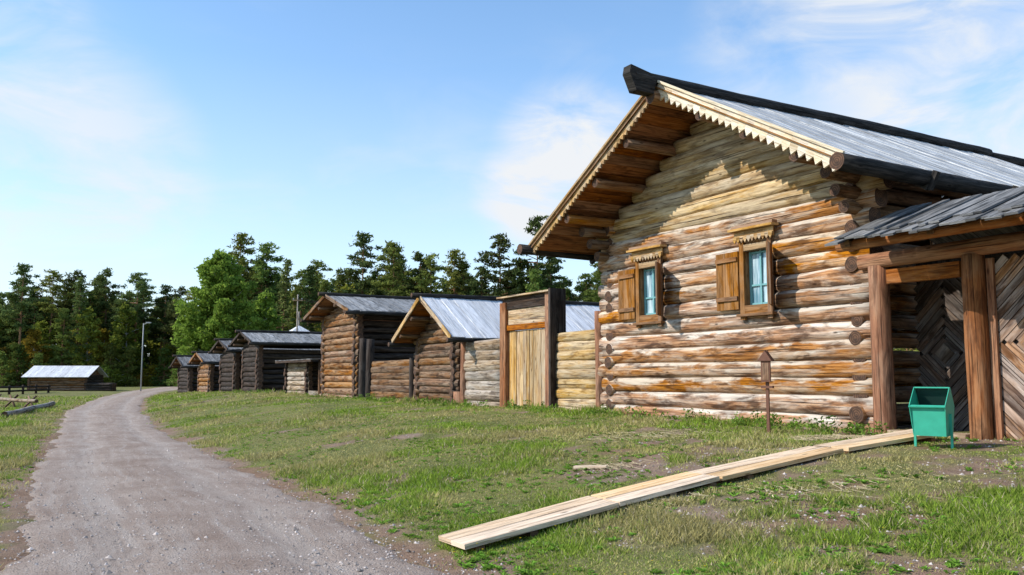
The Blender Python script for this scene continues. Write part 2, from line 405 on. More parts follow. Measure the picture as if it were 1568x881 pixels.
def grass(n):
    d=np.exp(rng.uniform(math.log(5.4),math.log(75),n)**1.0);a=rng.uniform(-.64,.64,n);px=d*np.sin(a);py=d*np.cos(a)
    s,dd=sd(px,py)
    wob=(fbm(px/.5,py/.5,90)-.5)*.9
    keep=((dd>.0+wob)|(px<xl(py)-.0+wob))&(s>-.1)
    g=gmask(px,py);keep&=rng.random(n)<(.12+.88*g)
    px,py,d,s,g=px[keep],py[keep],d[keep],s[keep],g[keep];n=len(px)
    tall=fbm(px/1.1,py/1.1,41)
    h=(.016+.048*sm(.4,.75,tall))*rng.uniform(.5,1.5,n)*(.5+.5*g)
    h*=1+1.3*sm(.9,.0,s)+.5*(px<xl(py))
    w=(.0026+.0006*d)*rng.uniform(.6,1.3,n);h=h*(1+.012*d)
    ang=rng.uniform(0,6.28,n);lean=rng.uniform(.2,1.2,n)*h;la=rng.uniform(0,6.28,n)
    pz=G(px,py)-.006
    v0=np.stack([px-np.cos(ang)*w,py-np.sin(ang)*w,pz],1);v1=np.stack([px+np.cos(ang)*w,py+np.sin(ang)*w,pz],1)
    v2=np.stack([px+np.cos(la)*lean,py+np.sin(la)*lean,pz+h],1)
    V=np.stack([v0,v1,v2],1).reshape(-1,3);F=np.arange(3*n).reshape(-1,3)
    dry=sm(.42,.60,fbm(px/1.5,py/1.5,55,5)*.8+.2*rng.random(n))
    dry=np.maximum(dry,.8*sm(.8,.2,g))
    gr=np.array([.30,.40,.055]);g2=np.array([.18,.27,.035]);dr=np.array([.50,.39,.19])
    t=rng.random(n)[:,None];c=gr*t+g2*(1-t);c=c*(1-.75*dry[:,None])+dr*.75*dry[:,None]
    c*=rng.uniform(.7,1.3,n)[:,None]*(.7+.6*fbm(px/.8,py/.8,97)[:,None])
    st=rng.random(n)<.06;c[st]=[.58,.48,.30]
    link('grass',fastmesh('grass',V,F,[leafmat('grass_blades')],attr={'col':np.repeat(c,3,0)}))
grass(760000)
def rosettes(n):
    d=np.exp(rng.uniform(math.log(5.4),math.log(26),n));a=rng.uniform(-.6,.6,n);px=d*np.sin(a);py=d*np.cos(a)
    s,dd=sd(px,py);cl=fbm(px/.9,py/.9,62)
    keep=((dd>.1)|(px<xl(py)-.1))&(s>.1)&(cl>.5);px,py=px[keep],py[keep];n=len(px)
    V=[];C=[]
    for i in range(n):
        z0=g1(px[i],py[i]);k=random.randint(5,9);sz=random.uniform(.022,.06);c=np.array([.20,.36,.05])*random.uniform(.6,1.25)
        for j in range(k):
            an=random.uniform(0,6.28);up=random.uniform(.2,.9);dx,dy=math.cos(an),math.sin(an);w=sz*.28
            b=np.array([px[i]+random.uniform(-.02,.02),py[i]+random.uniform(-.02,.02),z0])
            mid=b+np.array([dx*sz*.6,dy*sz*.6,sz*up*.7]);tip=b+np.array([dx*sz*1.1,dy*sz*1.1,sz*up*.75]);sdv=np.array([-dy*w,dx*w,0])
            V+=[b,mid+sdv,tip,mid-sdv];C+=[c]*4
        if random.random()<.05:
            h=random.uniform(.06,.12);q=.009
            b=np.array([px[i],py[i],z0+h]);V+=[b+[-q,-q,0],b+[q,-q,0.004],b+[q,q,0],b+[-q,q,.004]];C+=[np.array([.75,.55,.03])]*4
    V=np.array(V);link('weeds',fastmesh('weeds',V,np.arange(len(V)).reshape(-1,4),[leafmat('weed_leaves')],attr={'col':np.array(C)}))
rosettes(9500)
def tallweeds():
    V=[];C=[]
    for i in range(150):
        t=random.choice([random.uniform(-24,-8),random.uniform(-6.5,1),random.uniform(-40,-8)]);p=W(t,-random.uniform(.12,.75)**1.0-.05)
        z0=g1(p.x,p.y);H=random.uniform(.06,.24);c=np.array([.17,.28,.045])*random.uniform(.6,1.3)
        for k in range(34):
            h=random.random()*H;an=random.uniform(0,6.28);rr=random.uniform(.0,.13);b=np.array([p.x+math.cos(an)*rr,p.y+math.sin(an)*rr,z0+h])
            sz=random.uniform(.015,.04);a=rng.normal(size=3);a/=np.linalg.norm(a);e=np.cross(a,rng.normal(size=3));e/=np.linalg.norm(e)
            V+=[b-a*sz,b+e*sz*.5,b+a*sz,b-e*sz*.5];C+=[c*random.uniform(.7,1.2)]*4
    V=np.array(V);link('wall_weeds',fastmesh('wall_weeds',V,np.arange(len(V)).reshape(-1,4),[leafmat('wall_weed_leaves')],attr={'col':np.array(C)}))
tallweeds()
def straw():
    V=[];C=[]
    for cx,cy,n,rad in ((1.35,9.0,520,.25),(1.3,11.2,160,.2),(4.4,12.4,500,.35),(3.2,8.6,120,.5),(2.2,13.9,260,.6)):
        for i in range(n):
            x=cx+random.gauss(0,rad);y=cy+random.gauss(0,rad*.6);z=g1(x,y)+random.uniform(.005,.03);an=random.uniform(0,3.14);l=random.uniform(.03,.09);w=.003
            dx,dy=math.cos(an),math.sin(an);V+=[(x-dx*l-dy*w,y-dy*l+dx*w,z),(x+dx*l-dy*w,y+dy*l+dx*w,z+.01),(x+dx*l+dy*w,y+dy*l-dx*w,z+.012),(x-dx*l+dy*w,y-dy*l-dx*w,z+.002)];C+=[np.array([.58,.47,.29])*random.uniform(.7,1.2)]*4
    V=np.array(V);link('dry_straw',fastmesh('dry_straw',V,np.arange(len(V)).reshape(-1,4),[leafmat('straw',trans=.1)],attr={'col':np.array(C)}))
straw()

# ------------------------------------------------------------ building helpers
def roof(mb,xc,zr,tan,hwL,hwR,y0,y1,top,under,pw=.2,th=.03):
    L=1/math.sqrt(1+tan*tan)
    for sgn,hw in ((1,hwR),(-1,hwL)):
        nrm=Vector((sgn*tan*L,0,L)); y=y0
        while y<y1-.02:
            w=min(pw*random.uniform(.8,1.2),y1-y)
            e=hw+random.uniform(-.03,.06);o=nrm*random.uniform(0,.022)
            mb.beam(Vector((xc,y+w/2,zr))+o,Vector((xc+sgn*e,y+w/2+random.uniform(-.006,.006),zr-tan*e))+o,w-.010,th,top,nrm)
            y+=w
        x=.0
        while x<hw-.05:
            w=min(.26,hw-x);m=x+w/2;o=-nrm*.05
            mb.beam(Vector((xc+sgn*m,y0+.02,zr-tan*m))+o,Vector((xc+sgn*m,y1-.02,zr-tan*m))+o,w/L-.012,.03,under,nrm)
            x+=w
def rake(mb,xc,zr,tan,hw,sgn,y,mat,up=.06,dn=.14,teeth=.085,per=.17,th=.04):
    L=math.sqrt(1+tan*tan);d=Vector((sgn/L,0,-tan/L))
    nn=Vector((sgn*tan/L,0,1/L));p=Vector((xc,y,zr));T=hw*L;n=int(T/per);st=T/n
    for i in range(n):
        a=p+d*(i*st);b=p+d*((i+1)*st);m=p+d*((i+.5)*st)
        poly=[a+nn*up,a-nn*dn]+([m-nn*(dn+teeth)] if teeth else [])+[b-nn*dn,b+nn*up]
        u=i*st;uv=[(u,up),(u,-dn)]+([(u+st/2,-dn-teeth)] if teeth else [])+[(u+st,-dn),(u+st,up)]
        if sgn<0: poly=poly[::-1];uv=uv[::-1]
        mb.prism(poly,(0,th,0),mat,uv)
def wallx(mb,x0,x1,y,z0,n,p,r,mat,ext=.25,ops=(),sides=14,ev=.05,sq=.86):
    for i in range(n):
        z=z0+p*(i+.5);segs=[(x0-ext-random.uniform(-ev,ev),x1+ext+random.uniform(-ev,ev))]
        for xa,xb,za,zb in ops:
            if za-.05<z<zb+.05:
                ns=[]
                for a,b in segs:
                    if a<xa and b>xb: ns+=[(a,xa),(xb,b)]
                    else: ns.append((a,b))
                segs=ns
        rr=r*random.uniform(.95,1.06);yy=y+random.uniform(-.025,.025)
        for a,b in segs: mb.log((a,yy,z),(b,yy+random.uniform(-.01,.01),z),rr,mat,sides,.045,'end',sq)
def wally(mb,x,y0,y1,z0,n,p,r,mat,ext=.25,sides=12,ev=.04):
    for i in range(n):
        z=z0+p*(i+.0);mb.log((x,y0-ext+random.uniform(-ev,ev),z),(x,y1+ext,z),r*random.uniform(.93,1.05),mat,sides)
def gable(mb,xc,y,z0,zr,tan,p,r,mat,sides=12,inset=.16,sq=.8):
    z=z0+p/2
    while z<zr-.3:
        hw=(zr-.1-(z+r*.5))/tan-inset*.3
        if hw>.15: mb.log((xc-hw,y+random.uniform(-.012,.012),z),(xc+hw,y,z),r,mat,sides,.03,'end',sq)
        z+=p

# ------------------------------------------------------------ main house
H=Row('log_house',-3.4)
xc=-3.4;ZR=7.0;TN=.56;OV=1.2
wm=MB()
ops=[(-2.46-.02,-1.9,2.83,3.85),(-5.5,-4.86,2.83,3.85)]
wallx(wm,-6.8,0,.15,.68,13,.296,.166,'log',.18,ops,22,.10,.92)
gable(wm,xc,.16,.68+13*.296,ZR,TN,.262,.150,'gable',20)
wally(wm,-.17,.15,15.8,.70,15,.296,.125,'oldlog',.17,14,.06)  # right wall faces away from the sun; shade painted in with darker logs
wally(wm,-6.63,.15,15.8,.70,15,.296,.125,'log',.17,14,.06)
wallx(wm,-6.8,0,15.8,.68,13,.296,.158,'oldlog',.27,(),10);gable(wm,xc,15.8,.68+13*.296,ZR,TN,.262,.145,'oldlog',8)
H.add(wm,'log_walls')
fb=MB();fb.box(-6.9,.05,.02,.3,.3,.74,'post')
H.add(fb,'foundation_beam')
rf=MB();roof(rf,xc,ZR,TN,4.5,4.12,-OV,9.3,'roof','under')
roof(rf,xc,ZR-.10,TN,4.4,4.05,9.3,17,'roof','under')
H.add(rf,'plank_roof')
br=MB();rake(br,xc,ZR+.03,TN,4.12,1,-OV-.06,'cream',.05,.14,.10)
rake(br,xc,ZR+.03,TN,4.5,-1,-OV-.06,'tan',.05,.13,.07,.12)
for sg,hw in ((1,4.12),(-1,4.5)):
    Ln=math.sqrt(1+TN*TN);nn=Vector((sg*TN/Ln,0,1/Ln))
    a=Vector((xc,-OV-.085,ZR+.03))+nn*.07;b=Vector((xc+sg*hw,-OV-.085,ZR+.03-TN*hw))+nn*.07
    br.beam(a,b,.045,.045,'cream' if sg>0 else 'tan',nn); br.beam(a-nn*.11,b-nn*.11,.04,.018,'brown',nn)
H.add(br,'carved_bargeboards')
tr=MB()
tr.log((xc,-1.8,ZR+.10),(xc,9.3,ZR+.10),.12,'black',10); tr.log((xc,9.2,ZR+.03),(xc,17,ZR+.03),.11,'black',10)
hy=-1.9
tr.prism([(xc-.11,hy+.10,ZR-.20),(xc-.11,hy+.5,ZR-.20),(xc-.11,hy+.6,ZR+.15),(xc-.11,hy-.02,ZR+.27),(xc-.11,hy-.05,ZR+.12)],(.22,0,0),'black')
tr.log((.80,-1.5,4.62),(.80,9.5,4.62),.13,'black',12);tr.log((.80,9.4,4.55),(.80,17,4.55),.12,'black',12)
tr.log((xc-4.52,-1.55,4.46),(xc-4.52,17,4.46),.12,'black',12)
for yy in (.5,2.6,4.7,6.8,9):
    tr.beam((.15,yy,4.88),(.86,yy,4.45),.09,.09,'black');tr.beam((.86,yy,4.42),(1.0,yy,4.68),.08,.08,'black')
    tr.beam((xc-3.8,yy,4.7),(xc-4.6,yy,4.3),.09,.09,'black')
H.add(tr,'ridge_and_gutter_logs')
pu=MB()
for q in (1.05,2.1,3.15):
    for sg in (-1,1):
        zz=ZR-.24-TN*q;pu.log((xc+sg*q,-OV+.03,zz),(xc+sg*q,.4,zz),.10,'brown',12)
pu.log((xc,-OV-.2,ZR-.24),(xc,.4,ZR-.24),.13,'brown',12)
for xx in (-6.72,-.1):
    for k in range(3): pu.log((xx,-.66+.2*k,4.76-.26*k),(xx,.5,4.76-.26*k),.105,'oldlog',12)
H.add(pu,'roof_purlins')
def window(xa,xb,za,zb,name):
    w=MB();f=.11
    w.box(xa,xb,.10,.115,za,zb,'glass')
    for a,b in ((xa,xa+.04),(xb-.04,xb),((xa+xb)/2-.018,(xa+xb)/2+.018)): w.box(a,b,.065,.098,za,zb,'teal')
    for zz in (za+.025,za+.36,zb-.03): w.box(xa+.042,(xa+xb)/2-.02,.068,.096,zz-.016,zz+.016,'teal');w.box((xa+xb)/2+.02,xb-.042,.068,.096,zz-.016,zz+.016,'teal')
    w.box(xa-.03,xa-.002,-.02,.3,za-.03,zb+.03,'brown');w.box(xb+.002,xb+.03,-.02,.3,za-.03,zb+.03,'brown')
    w.box(xa-.03,xb+.03,-.02,.3,zb+.002,zb+.03,'brown');w.box(xa-.03,xb+.03,-.02,.3,za-.03,za-.002,'brown')
    w.box(xa-f,xa-.004,-.075,-.022,za-.26,zb+.2,'brown');w.box(xb+.004,xb+f,-.075,-.022,za-.26,zb+.2,'brown')
    w.box(xa-.003,xb+.003,-.07,-.024,zb+.004,zb+.12,'tan');w.box(xa-.003,xb+.003,-.07,-.024,za-.15,za-.004,'brown')
    w.box(xa-.16,xb+.16,-.13,-.024,za-.20,za-.155,'brown')
    w.box(xa-.2,xb+.2,-.10,-.077,zb+.20,zb+.36,'tan');w.box(xa-.26,xb+.26,-.2,-.02,zb+.37,zb+.41,'tan');w.box(xa-.23,xb+.23,-.15,-.02,zb+.412,zb+.47,'brown')
    n=11;st=(xb-xa+.4)/n
    for i in range(n):
        a=xa-.2+i*st;w.prism([(a,-.13,zb+.22),(a+st/2,-.13,zb+.15),(a+st,-.13,zb+.22),(a+st,-.13,zb+.27),(a,-.13,zb+.27)],(0,.02,0),'tan')
    sw=.58
    for k in range(3):
        a=xa-f-.02-sw+k*sw/3;w.box(a,a+sw/3-.008,-.075-.006*k,-.045,za-.06,zb+.02,'brown')
    for zz in (za+.1,zb-.16): w.box(xa-f-.02-sw+.02,xa-f-.04,-.115,-.09,zz,zz+.08,'brown')
    dirv=Vector((.62,-.79,0)).normalized();s0=Vector((xb+f+.02,-.08,0))
    for k in range(3):
        a=s0+dirv*(k*.165);b=s0+dirv*(k*.165+.158)
        c=(a+b)/2;w.box3((c.x,c.y,(za+zb)/2-.02),(0,0,(zb-za)/2+.04),dirv*.079,dirv.cross(Vector((0,0,1)))*.015,'brown')
    H.add(w,name)
window(-2.46,-1.92,2.86,3.84,'window_1');window(-5.48,-4.88,2.86,3.84,'window_2')
sw_=MB();sw_.box(.02,.08,1.6,3.0,4.12,4.22,'brown');sw_.box(.02,.07,1.7,1.82,3.2,4.1,'brown');sw_.box(.02,.07,2.8,2.92,3.2,4.1,'brown');sw_.box(.015,.04,1.82,2.8,3.2,4.1,'glass')
H.add(sw_,'side_window')

# ------------------------------------------------------------ covered gate at the right
Cg=Row('covered_gate',1.0)
def diag(mb,x0,x1,z0,z1,sl,y,th,mat,w=.1):
    st=(w+.012)*1.4142;Wd=x1-x0;Hh=z1-z0;c=-Wd+st*.4 if sl>0 else st*.4
    end=Hh if sl>0 else Hh+Wd
    while c<end:
        if sl>0: a=max(0,-c);b=min(Wd,Hh-c);pa=(x0+a,y,z0+a+c);pb=(x0+b,y,z0+b+c)
        else: a=max(0,c-Hh);b=min(Wd,c);pa=(x0+a,y,z0+c-a);pb=(x0+b,y,z0+c-b)
        if b-a>.04: mb.beam(pa,pb,th,w,mat,(0,0,1))
        c+=st
cg=MB()
for xx,zb in ((.28,.5),(1.80,.45)):
    cg.log((xx,.0,zb),(xx,.0,3.28),.155,'post',18,.05)
cg.log((4.6,0,.4),(4.6,0,3.3),.15,'post',14)
cg.log((.0,-.02,3.36),(6.4,-.02,3.36),.13,'post',14);cg.log((.35,-.98,3.50),(6.4,-.98,3.50),.08,'post',12)
for xx in (.6,1.9,3.2,4.5,5.8): cg.beam((xx,-1.1,3.50),(xx,.4,4.06),.08,.1,'oldlog')
cg.box(.45,1.62,-.05,.05,2.98,3.2,'post')
Cg.add(cg,'posts_and_beams')
cr=MB();x=.42;nrm=Vector((0,-.35,1)).normalized()
while x<6.6:
    w=random.uniform(.12,.24);e=random.uniform(-.12,.08);o=nrm*random.uniform(0,.045);tw=random.uniform(-.02,.02)
    cr.beam(Vector((x+w/2+tw,-1.28+e,3.50+e*.37))+o,Vector((x+w/2,.32,4.08))+o,w-.004,.03,'roofdark',nrm)
    cr.beam(Vector((x+w/2-tw,-1.02+2*e,3.63+e*.6))+o,Vector((x+w/2+.01,.30,4.13))+o,w*.8,.025,'roofdark',nrm)
    n2=Vector((0,.4,1)).normalized();cr.beam((x+w/2,.30,4.08),(x+w/2,1.9,3.45),w-.004,.03,'roofdark',n2)
    x+=w
Cg.add(cr,'shingle_roof')
cd=MB();y=1.25;x0,x1,z0,z1=.03,1.45,.72,3.15;cx=.50;cz=1.95
diag(cd,x0,cx,cz,z1,1,y,.03,'chev');diag(cd,cx,x1,cz,z1,-1,y+.004,.03,'chev')
diag(cd,x0,cx,z0,cz,-1,y+.004,.03,'chev');diag(cd,cx,x1,z0,cz,1,y,.03,'chev')
cd.box(x0,x1,y+.03,y+.06,z0-.1,z1+.3,'darklog')
cd.box3((cx,y-.03,cz),Vector((.08,0,.08)),Vector((.08,0,-.08)),(0,.012,0),'greylog')
cd.box(x1,x1+.14,y-.08,y+.08,.5,3.4,'darklog');cd.box(x0,x1,y-.03,y+.02,z1,z1+.15,'darklog')
Cg.add(cd,'chevron_door')
cf=MB();x0,x1=2.02,4.44;cz=2.05
diag(cf,x0,x1,cz,3.2,1,.10,.03,'chevl');diag(cf,x0,x1,.7,cz,-1,.104,.03,'chevl')
diag(cf,4.76,6.4,.7,3.2,1,.10,.03,'chevl');cf.box(1.96,6.4,.13,.16,.6,3.24,'darklog');cf.box(1.955,2.05,.03,.08,.6,3.2,'post')
cf.box(1.6,6.4,1.85,1.89,.6,3.5,'darklog')
Cg.add(cf,'chevron_fence_panel')
th=MB();th.box(.42,1.64,-.14,.14,.70,.80,'tan');Cg.add(th,'threshold')

# ------------------------------------------------------------ fences and plank gate
def fence(name,xa,xb,ztop,mat,posts=(),pitch=.24,y=.15,pm='post'):
    F=Row(name,xb);m=MB();z0=.62
    n=int(round((ztop-z0)/pitch));wallx(m,xa,xb,y,z0,n,(ztop-z0)/n,pitch*.58,mat,.0,(),14,.03,.62)
    F.add(m,'rails');m=MB()
    for px,pt,pr in posts: m.log((px,y-.05,.3),(px,y-.05,pt),pr,pm,12)
    if posts: F.add(m,'fence_posts')
fence('log_fence',-8.95,-7.15,2.63,'gable',((-7.1,3.05,.13),),.22)
fence('log_fence',-13.75,-11.6,2.60,'greylog',((-13.85,2.75,.13),(-14.1,1.15,.2)),.28)
fence('log_fence',-21.3,-17.55,2.12,'oldlog',((-21.5,2.95,.16),(-22.25,3.0,.16),(-17.6,2.2,.12)),.22,pm='darklog')
Gt=Row('plank_gate',-10.2);g=MB()
g.box(-9.27,-8.99,-.02,.28,.4,3.66,'post');g.box(-11.55,-11.25,-.02,.28,.4,3.55,'post')
g.box(-8.985,-8.90,-.10,.36,.5,3.74,'darklog')
g.box(-11.24,-9.28,.02,.22,2.80,2.94,'post');g.box(-11.24,-9.28,.02,.22,3.36,3.52,'darklog')
g.box(-11.6,-8.99,-.10,.36,3.67,3.71,'tan');g.box(-11.5,-9.0,.03,.25,3.525,3.66,'darklog')
Gt.add(g,'gate_frame');g=MB()
for k in range(3): g.box(-11.23,-9.29,.06,.10,2.95+.135*k,3.078+.135*k,'tan')
x=-11.2
while x<-9.35:
    w=random.uniform(.14,.22);w=min(w,-9.3-x);g.box(x,x+w-.014,.07+random.uniform(0,.02),.11,.84+random.uniform(-.03,.03),2.78,'tan');x+=w
Gt.add(g,'gate_planks')

# ------------------------------------------------------------ barns
def barn(name,x0,x1,depth,zb,ze,zr,hwL,hwR,of,top,lm,pitch=.25,xc=None,sides=10,ridge='black',fascia='tan',under='under',eavelog=True):
    B=Row(name,(x0+x1)/2);xc=(x0+x1)/2 if xc is None else xc
    tan=(zr-ze)/max(hwL,hwR);r=pitch*.55
    zwall=zr-tan*((x1-x0)/2)-.12;n=int((zwall-zb)/pitch)
    m=MB();wallx(m,x0,x1,.15,zb,n,pitch,r,lm,.2,(),sides,.08);gable(m,xc,.16,zb+n*pitch,zr,tan,pitch*.95,r,lm,sides)
    for xx in (x0+.12,x1-.12): wally(m,xx,.15,depth,zb+.02,n,pitch,r*.88,'darklog' if xx>xc else lm,.18,sides)  # the shaded right side gets dark logs, so its shade is in the colour
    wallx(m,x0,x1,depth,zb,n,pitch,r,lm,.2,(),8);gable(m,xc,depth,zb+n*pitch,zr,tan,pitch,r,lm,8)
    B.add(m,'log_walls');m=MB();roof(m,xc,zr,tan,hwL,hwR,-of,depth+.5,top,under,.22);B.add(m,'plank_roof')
    m=MB();rake(m,xc,zr+.02,tan,hwR,1,-of-.05,fascia,.05,.08,0,.6,.035);rake(m,xc,zr+.02,tan,hwL,-1,-of-.05,fascia,.05,.08,0,.6,.035)
    m.log((xc,-of-.3,zr+.06),(xc,depth+.6,zr+.06),.08,ridge,8)
    if eavelog:
        for sg,hw in ((1,hwR),(-1,hwL)): m.log((xc+sg*hw,-of-.15,zr-tan*hw-.08),(xc+sg*hw,depth+.6,zr-tan*hw-.08),.07,ridge,8)
        for q in (.35,.75):
            for sg in (-1,1): m.log((xc+sg*hwL*q,-of+.02,zr-.17-tan*hwL*q),(xc+sg*hwL*q,.3,zr-.17-tan*hwL*q),.07,'oldlog',8)
    B.add(m,'roof_trim');return B
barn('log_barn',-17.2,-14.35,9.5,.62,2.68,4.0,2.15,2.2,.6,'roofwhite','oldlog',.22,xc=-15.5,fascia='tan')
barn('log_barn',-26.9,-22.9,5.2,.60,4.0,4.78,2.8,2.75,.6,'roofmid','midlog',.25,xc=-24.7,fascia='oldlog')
barn('log_storehouse',-41.2,-37.8,9,.45,3.35,3.95,2.4,2.4,.5,'roofmid','darklog',.27,fascia='darklog',under='darklog')
barn('log_cabin',-47.0,-43,7,.4,3.1,3.7,2.4,2.4,.5,'roofdark','darklog',.28,fascia='darklog',sides=8,under='darklog')
barn('log_cottage',-54.0,-50.2,6,.35,2.5,3.1,2.4,2.4,.5,'roofdark','midlog',.28,fascia='brown',sides=8)
barn('log_cottage',-62.0,-57.5,6,.3,2.3,3.0,2.6,2.6,.5,'roofdark','darklog',.28,fascia='darklog',sides=8)
sh=Row('low_shed',-30);m=MB();wallx(m,-32.4,-29.0,.15,.5,8,.215,.12,'greylog',.15,(),8)
for xx in (-32.3,-29.0): wally(m,xx,.15,3,.6,8,.215,.12,'darklog',.2,8)
wallx(m,-32.4,-29.0,3,.5,8,.215,.12,'greylog',.15,(),8);m.box(-29.0,-27.4,.05,.12,.6,.95,'greylog');m.box(-29,-27.3,1.9,1.95,.5,2.1,'darklog');m.log((-27.35,.1,.3),(-27.35,.1,2.3),.09,'oldlog',8)
sh.add(m,'log_walls');m=MB();x=-32.8
while x<-27.2: m.beam((x,-.35,2.30),(x,3.3,2.48),.24,.05,'roofdark');x+=.25
m.beam((-32.8,-.36,2.24),(-27.2,-.36,2.24),.05,.1,'darklog');sh.add(m,'flat_roof')
bx,by=-61,9.0
bt=Row('tower_roof_house',bx);m=MB()
for (a,b) in (((bx-1.5,by-1.5),(bx+1.5,by-1.5)),((bx-1.5,by+1.5),(bx+1.5,by+1.5)),((bx-1.5,by-1.5),(bx-1.5,by+1.5)),((bx+1.5,by-1.5),(bx+1.5,by+1.5))):
    for k in range(15): m.log((a[0],a[1],.3+.27*k),(b[0],b[1],.3+.27*k),.145,'darklog',8)
bt.add(m,'log_walls');m=MB()
ap=(bx,by,5.7);cs=[(bx-2,by-2,4.25),(bx+2,by-2,4.25),(bx+2,by+2,4.25),(bx-2,by+2,4.25)]
for i in range(4):
    a=cs[i];b=cs[(i+1)%4];m.v+=[a,b,ap];k=len(m.v)-3;m.face([k,k+1,k+2],[(0,0),(0,3),(2,1.5)],'roofwhite')
m.v+=cs;k=len(m.v)-4;m.face([k+3,k+2,k+1,k],[(0,0),(1,0),(1,1),(0,1)],'darklog')
m.log((bx,by,5.5),(bx,by,6.8),.07,'greylog',8);m.tube([(bx,by,6.1),(bx,by,6.25),(bx,by,6.4)],[.05,.2,.03],8,'greylog')
bt.add(m,'pyramid_roof')

# ------------------------------------------------------------ boardwalk
A=Vector((-.55,7.95,0));Bp=Vector((5.72,11.92,0));dv=(Bp-A).normalized();sv=Vector((-dv.y,dv.x,0))
bw=emp('boardwalk',A);m=MB();cuts=[0,.235,.42,.70,1.0];L=(Bp-A).length;offs=(-.128,.128)
def hz(p):
    t=(p-A).dot(dv)/L
    return max(float(np.interp(t,[0,.36,1],[.11,.47,.85])),max(g1(p.x,p.y),g1(p.x+sv.x*.2,p.y+sv.y*.2),g1(p.x-sv.x*.2,p.y-sv.y*.2))+.04)
for i in range(4):
    for o in offs:
        j=random.uniform(-.06,.06) if 0<i else random.uniform(-.02,.02)
        a=A+dv*(L*cuts[i]+.01+j);b=A+dv*(L*cuts[i+1]-.01)
        za=hz(Vector((a.x,a.y,0)));zb=hz(Vector((b.x,b.y,0)));a=a+sv*(o+random.uniform(-.012,.012));b=b+sv*(o+random.uniform(-.012,.012));a.z=za+random.uniform(0,.012);b.z=zb+random.uniform(0,.012)
        m.beam(a,b,.246,.045,'board')
for i in range(13):
    p=A+dv*(L*(i+.3)/13);zc=hz(p)-.058;m.beam(p-sv*.24+Vector((0,0,zc)),p+sv*.24+Vector((0,0,zc)),.09,.06,'oldlog')
ob=m.obj('planks',bw,A)
def loose(name,p,q,w,mat='board',h=.03,up=.03):
    p=Vector((p[0],p[1],g1(*p)+up));q=Vector((q[0],q[1],g1(*q)+up));c=(p+q)/2;m=MB();m.beam(p,q,w,h,mat);m.beam(p+Vector((.02,.02,-.028)),(p*.7+q*.3)+Vector((.03,.0,-.028)),w*.7,h*.6,mat);o=m.obj(name,None,c);o.location=c
loose('loose_plank',(.80,11.3),(1.2,11.15),.09);loose('loose_plank',(-14.9,38.5),(-13.6,38.8),.15,'greylog')

# ------------------------------------------------------------ litter bin
bx,by=5.20,10.85;bz=g1(bx,by);E=emp('litter_bin',(bx,by,bz),math.radians(-40));m=MB()
w,d=.20,.20;zb,zt,zp=.15,.50,.74
for sx in (-.21,.21): m.box(sx-.014,sx+.014,-.014,.014,-.08,.42,'green')
sq=[(0,0),(1,0),(1,1),(0,1)]
def quad(mb,a,b,c,dd,mat,th=None):
    k=len(mb.v);mb.v+=[a,b,c,dd];mb.face([k,k+1,k+2,k+3],sq,mat)
b0=[(-w*.9,-d*.8,zb),(w*.9,-d*.8,zb),(w*.9,d*.8,zb),(-w*.9,d*.8,zb)];b1=[(-w,-d,zt),(w,-d,zt),(w,d,zt),(-w,d,zt)]
for i in (0,2): quad(m,b0[i],b0[(i+1)%4],b1[(i+1)%4],b1[i],'green')
quad(m,b0[3],b0[2],b0[1],b0[0],'green')
for sx in (-1,1):
    xx=sx*w
    m.prism([(xx*.9,-d*.8,zb),(xx*.9,d*.8,zb),(xx,d*1.02,zt+.0),(xx,d*.25,zp),(xx,d*.05,zp),(xx,-d*1.15,zt+.02)],(.008*sx,0,0),'green')
quad(m,(w,d*1.03,zt+.0),(w,d*.25,zp+.003),(-w,d*.25,zp+.003),(-w,d*1.03,zt),'green')
m.box(-w+.002,w-.002,d*.04,d*.26,zp-.012,zp+.004,'green')
m.beam((-w-.01,-d*1.08,zt+.01),(w+.01,-d*1.08,zt+.01),.05,.014,'green',(0,-.4,1))
quad(m,(-w*.97,d*.95,zt),(w*.97,d*.95,zt),(w*.97,d*.2,zp-.01),(-w*.97,d*.2,zp-.01),'inner')
m.box(-w*.95,w*.95,-d*.86,d*.86,zt-.16,zt-.15,'inner')
m.obj('bin_body',E)
px,py=3.93,13.45;pz=g1(px,py);E=emp('information_post',(px,py,pz),math.radians(-35));m=MB()
m.box(-.022,.022,-.022,.022,-.1,1.28,'rust');m.box(-.07,.07,-.075,-.03,.80,1.12,'rust');m.box(-.05,.05,-.08,-.077,.83,1.09,'brown');m.box(-.09,.09,-.04,.04,.70,.74,'rust')
m.prism([(-.11,-.10,1.12),(.11,-.10,1.12),(0,-.10,1.28)],(0,.15,0),'rust');m.obj('post_with_box',E)

# ------------------------------------------------------------ left side
E=emp('long_barn',(-47.8,92,0),math.radians(4));m=MB()
for k in range(6):
    z=.15+.26*k
    for yy in (0,4): m.log((-3,yy,z),(3,yy,z),.14,'midlog',8)
    for xx in (-2.9,2.9): m.log((xx,-.2,z+.1),(xx,4.2,z+.1),.14,'darklog',8)
m.obj('walls',E);m=MB();x=-3.3
while x<3.3:
    m.beam((x,-.7,1.45),(x,2,2.65),.3,.05,'roofwhite');m.beam((x,2,2.65),(x,4.7,1.45),.3,.05,'roofwhite');x+=.31
m.prism([(-2.9,0,1.5),(-2.9,4,1.5),(-2.9,2,2.5)],(.1,0,0),'oldlog');m.prism([(2.8,0,1.5),(2.8,4,1.5),(2.8,2,2.5)],(.1,0,0),'oldlog')
m.obj('roof',E)
E=emp('log_pile',(-43.5,92,0));m=MB()
for k in range(9): m.log((-1.5+random.uniform(-.3,.3),k%3*.35,.15+.27*(k//3)),(1.5,k%3*.35,.15+.27*(k//3)),.15,'darklog',8)
m.obj('logs',E)
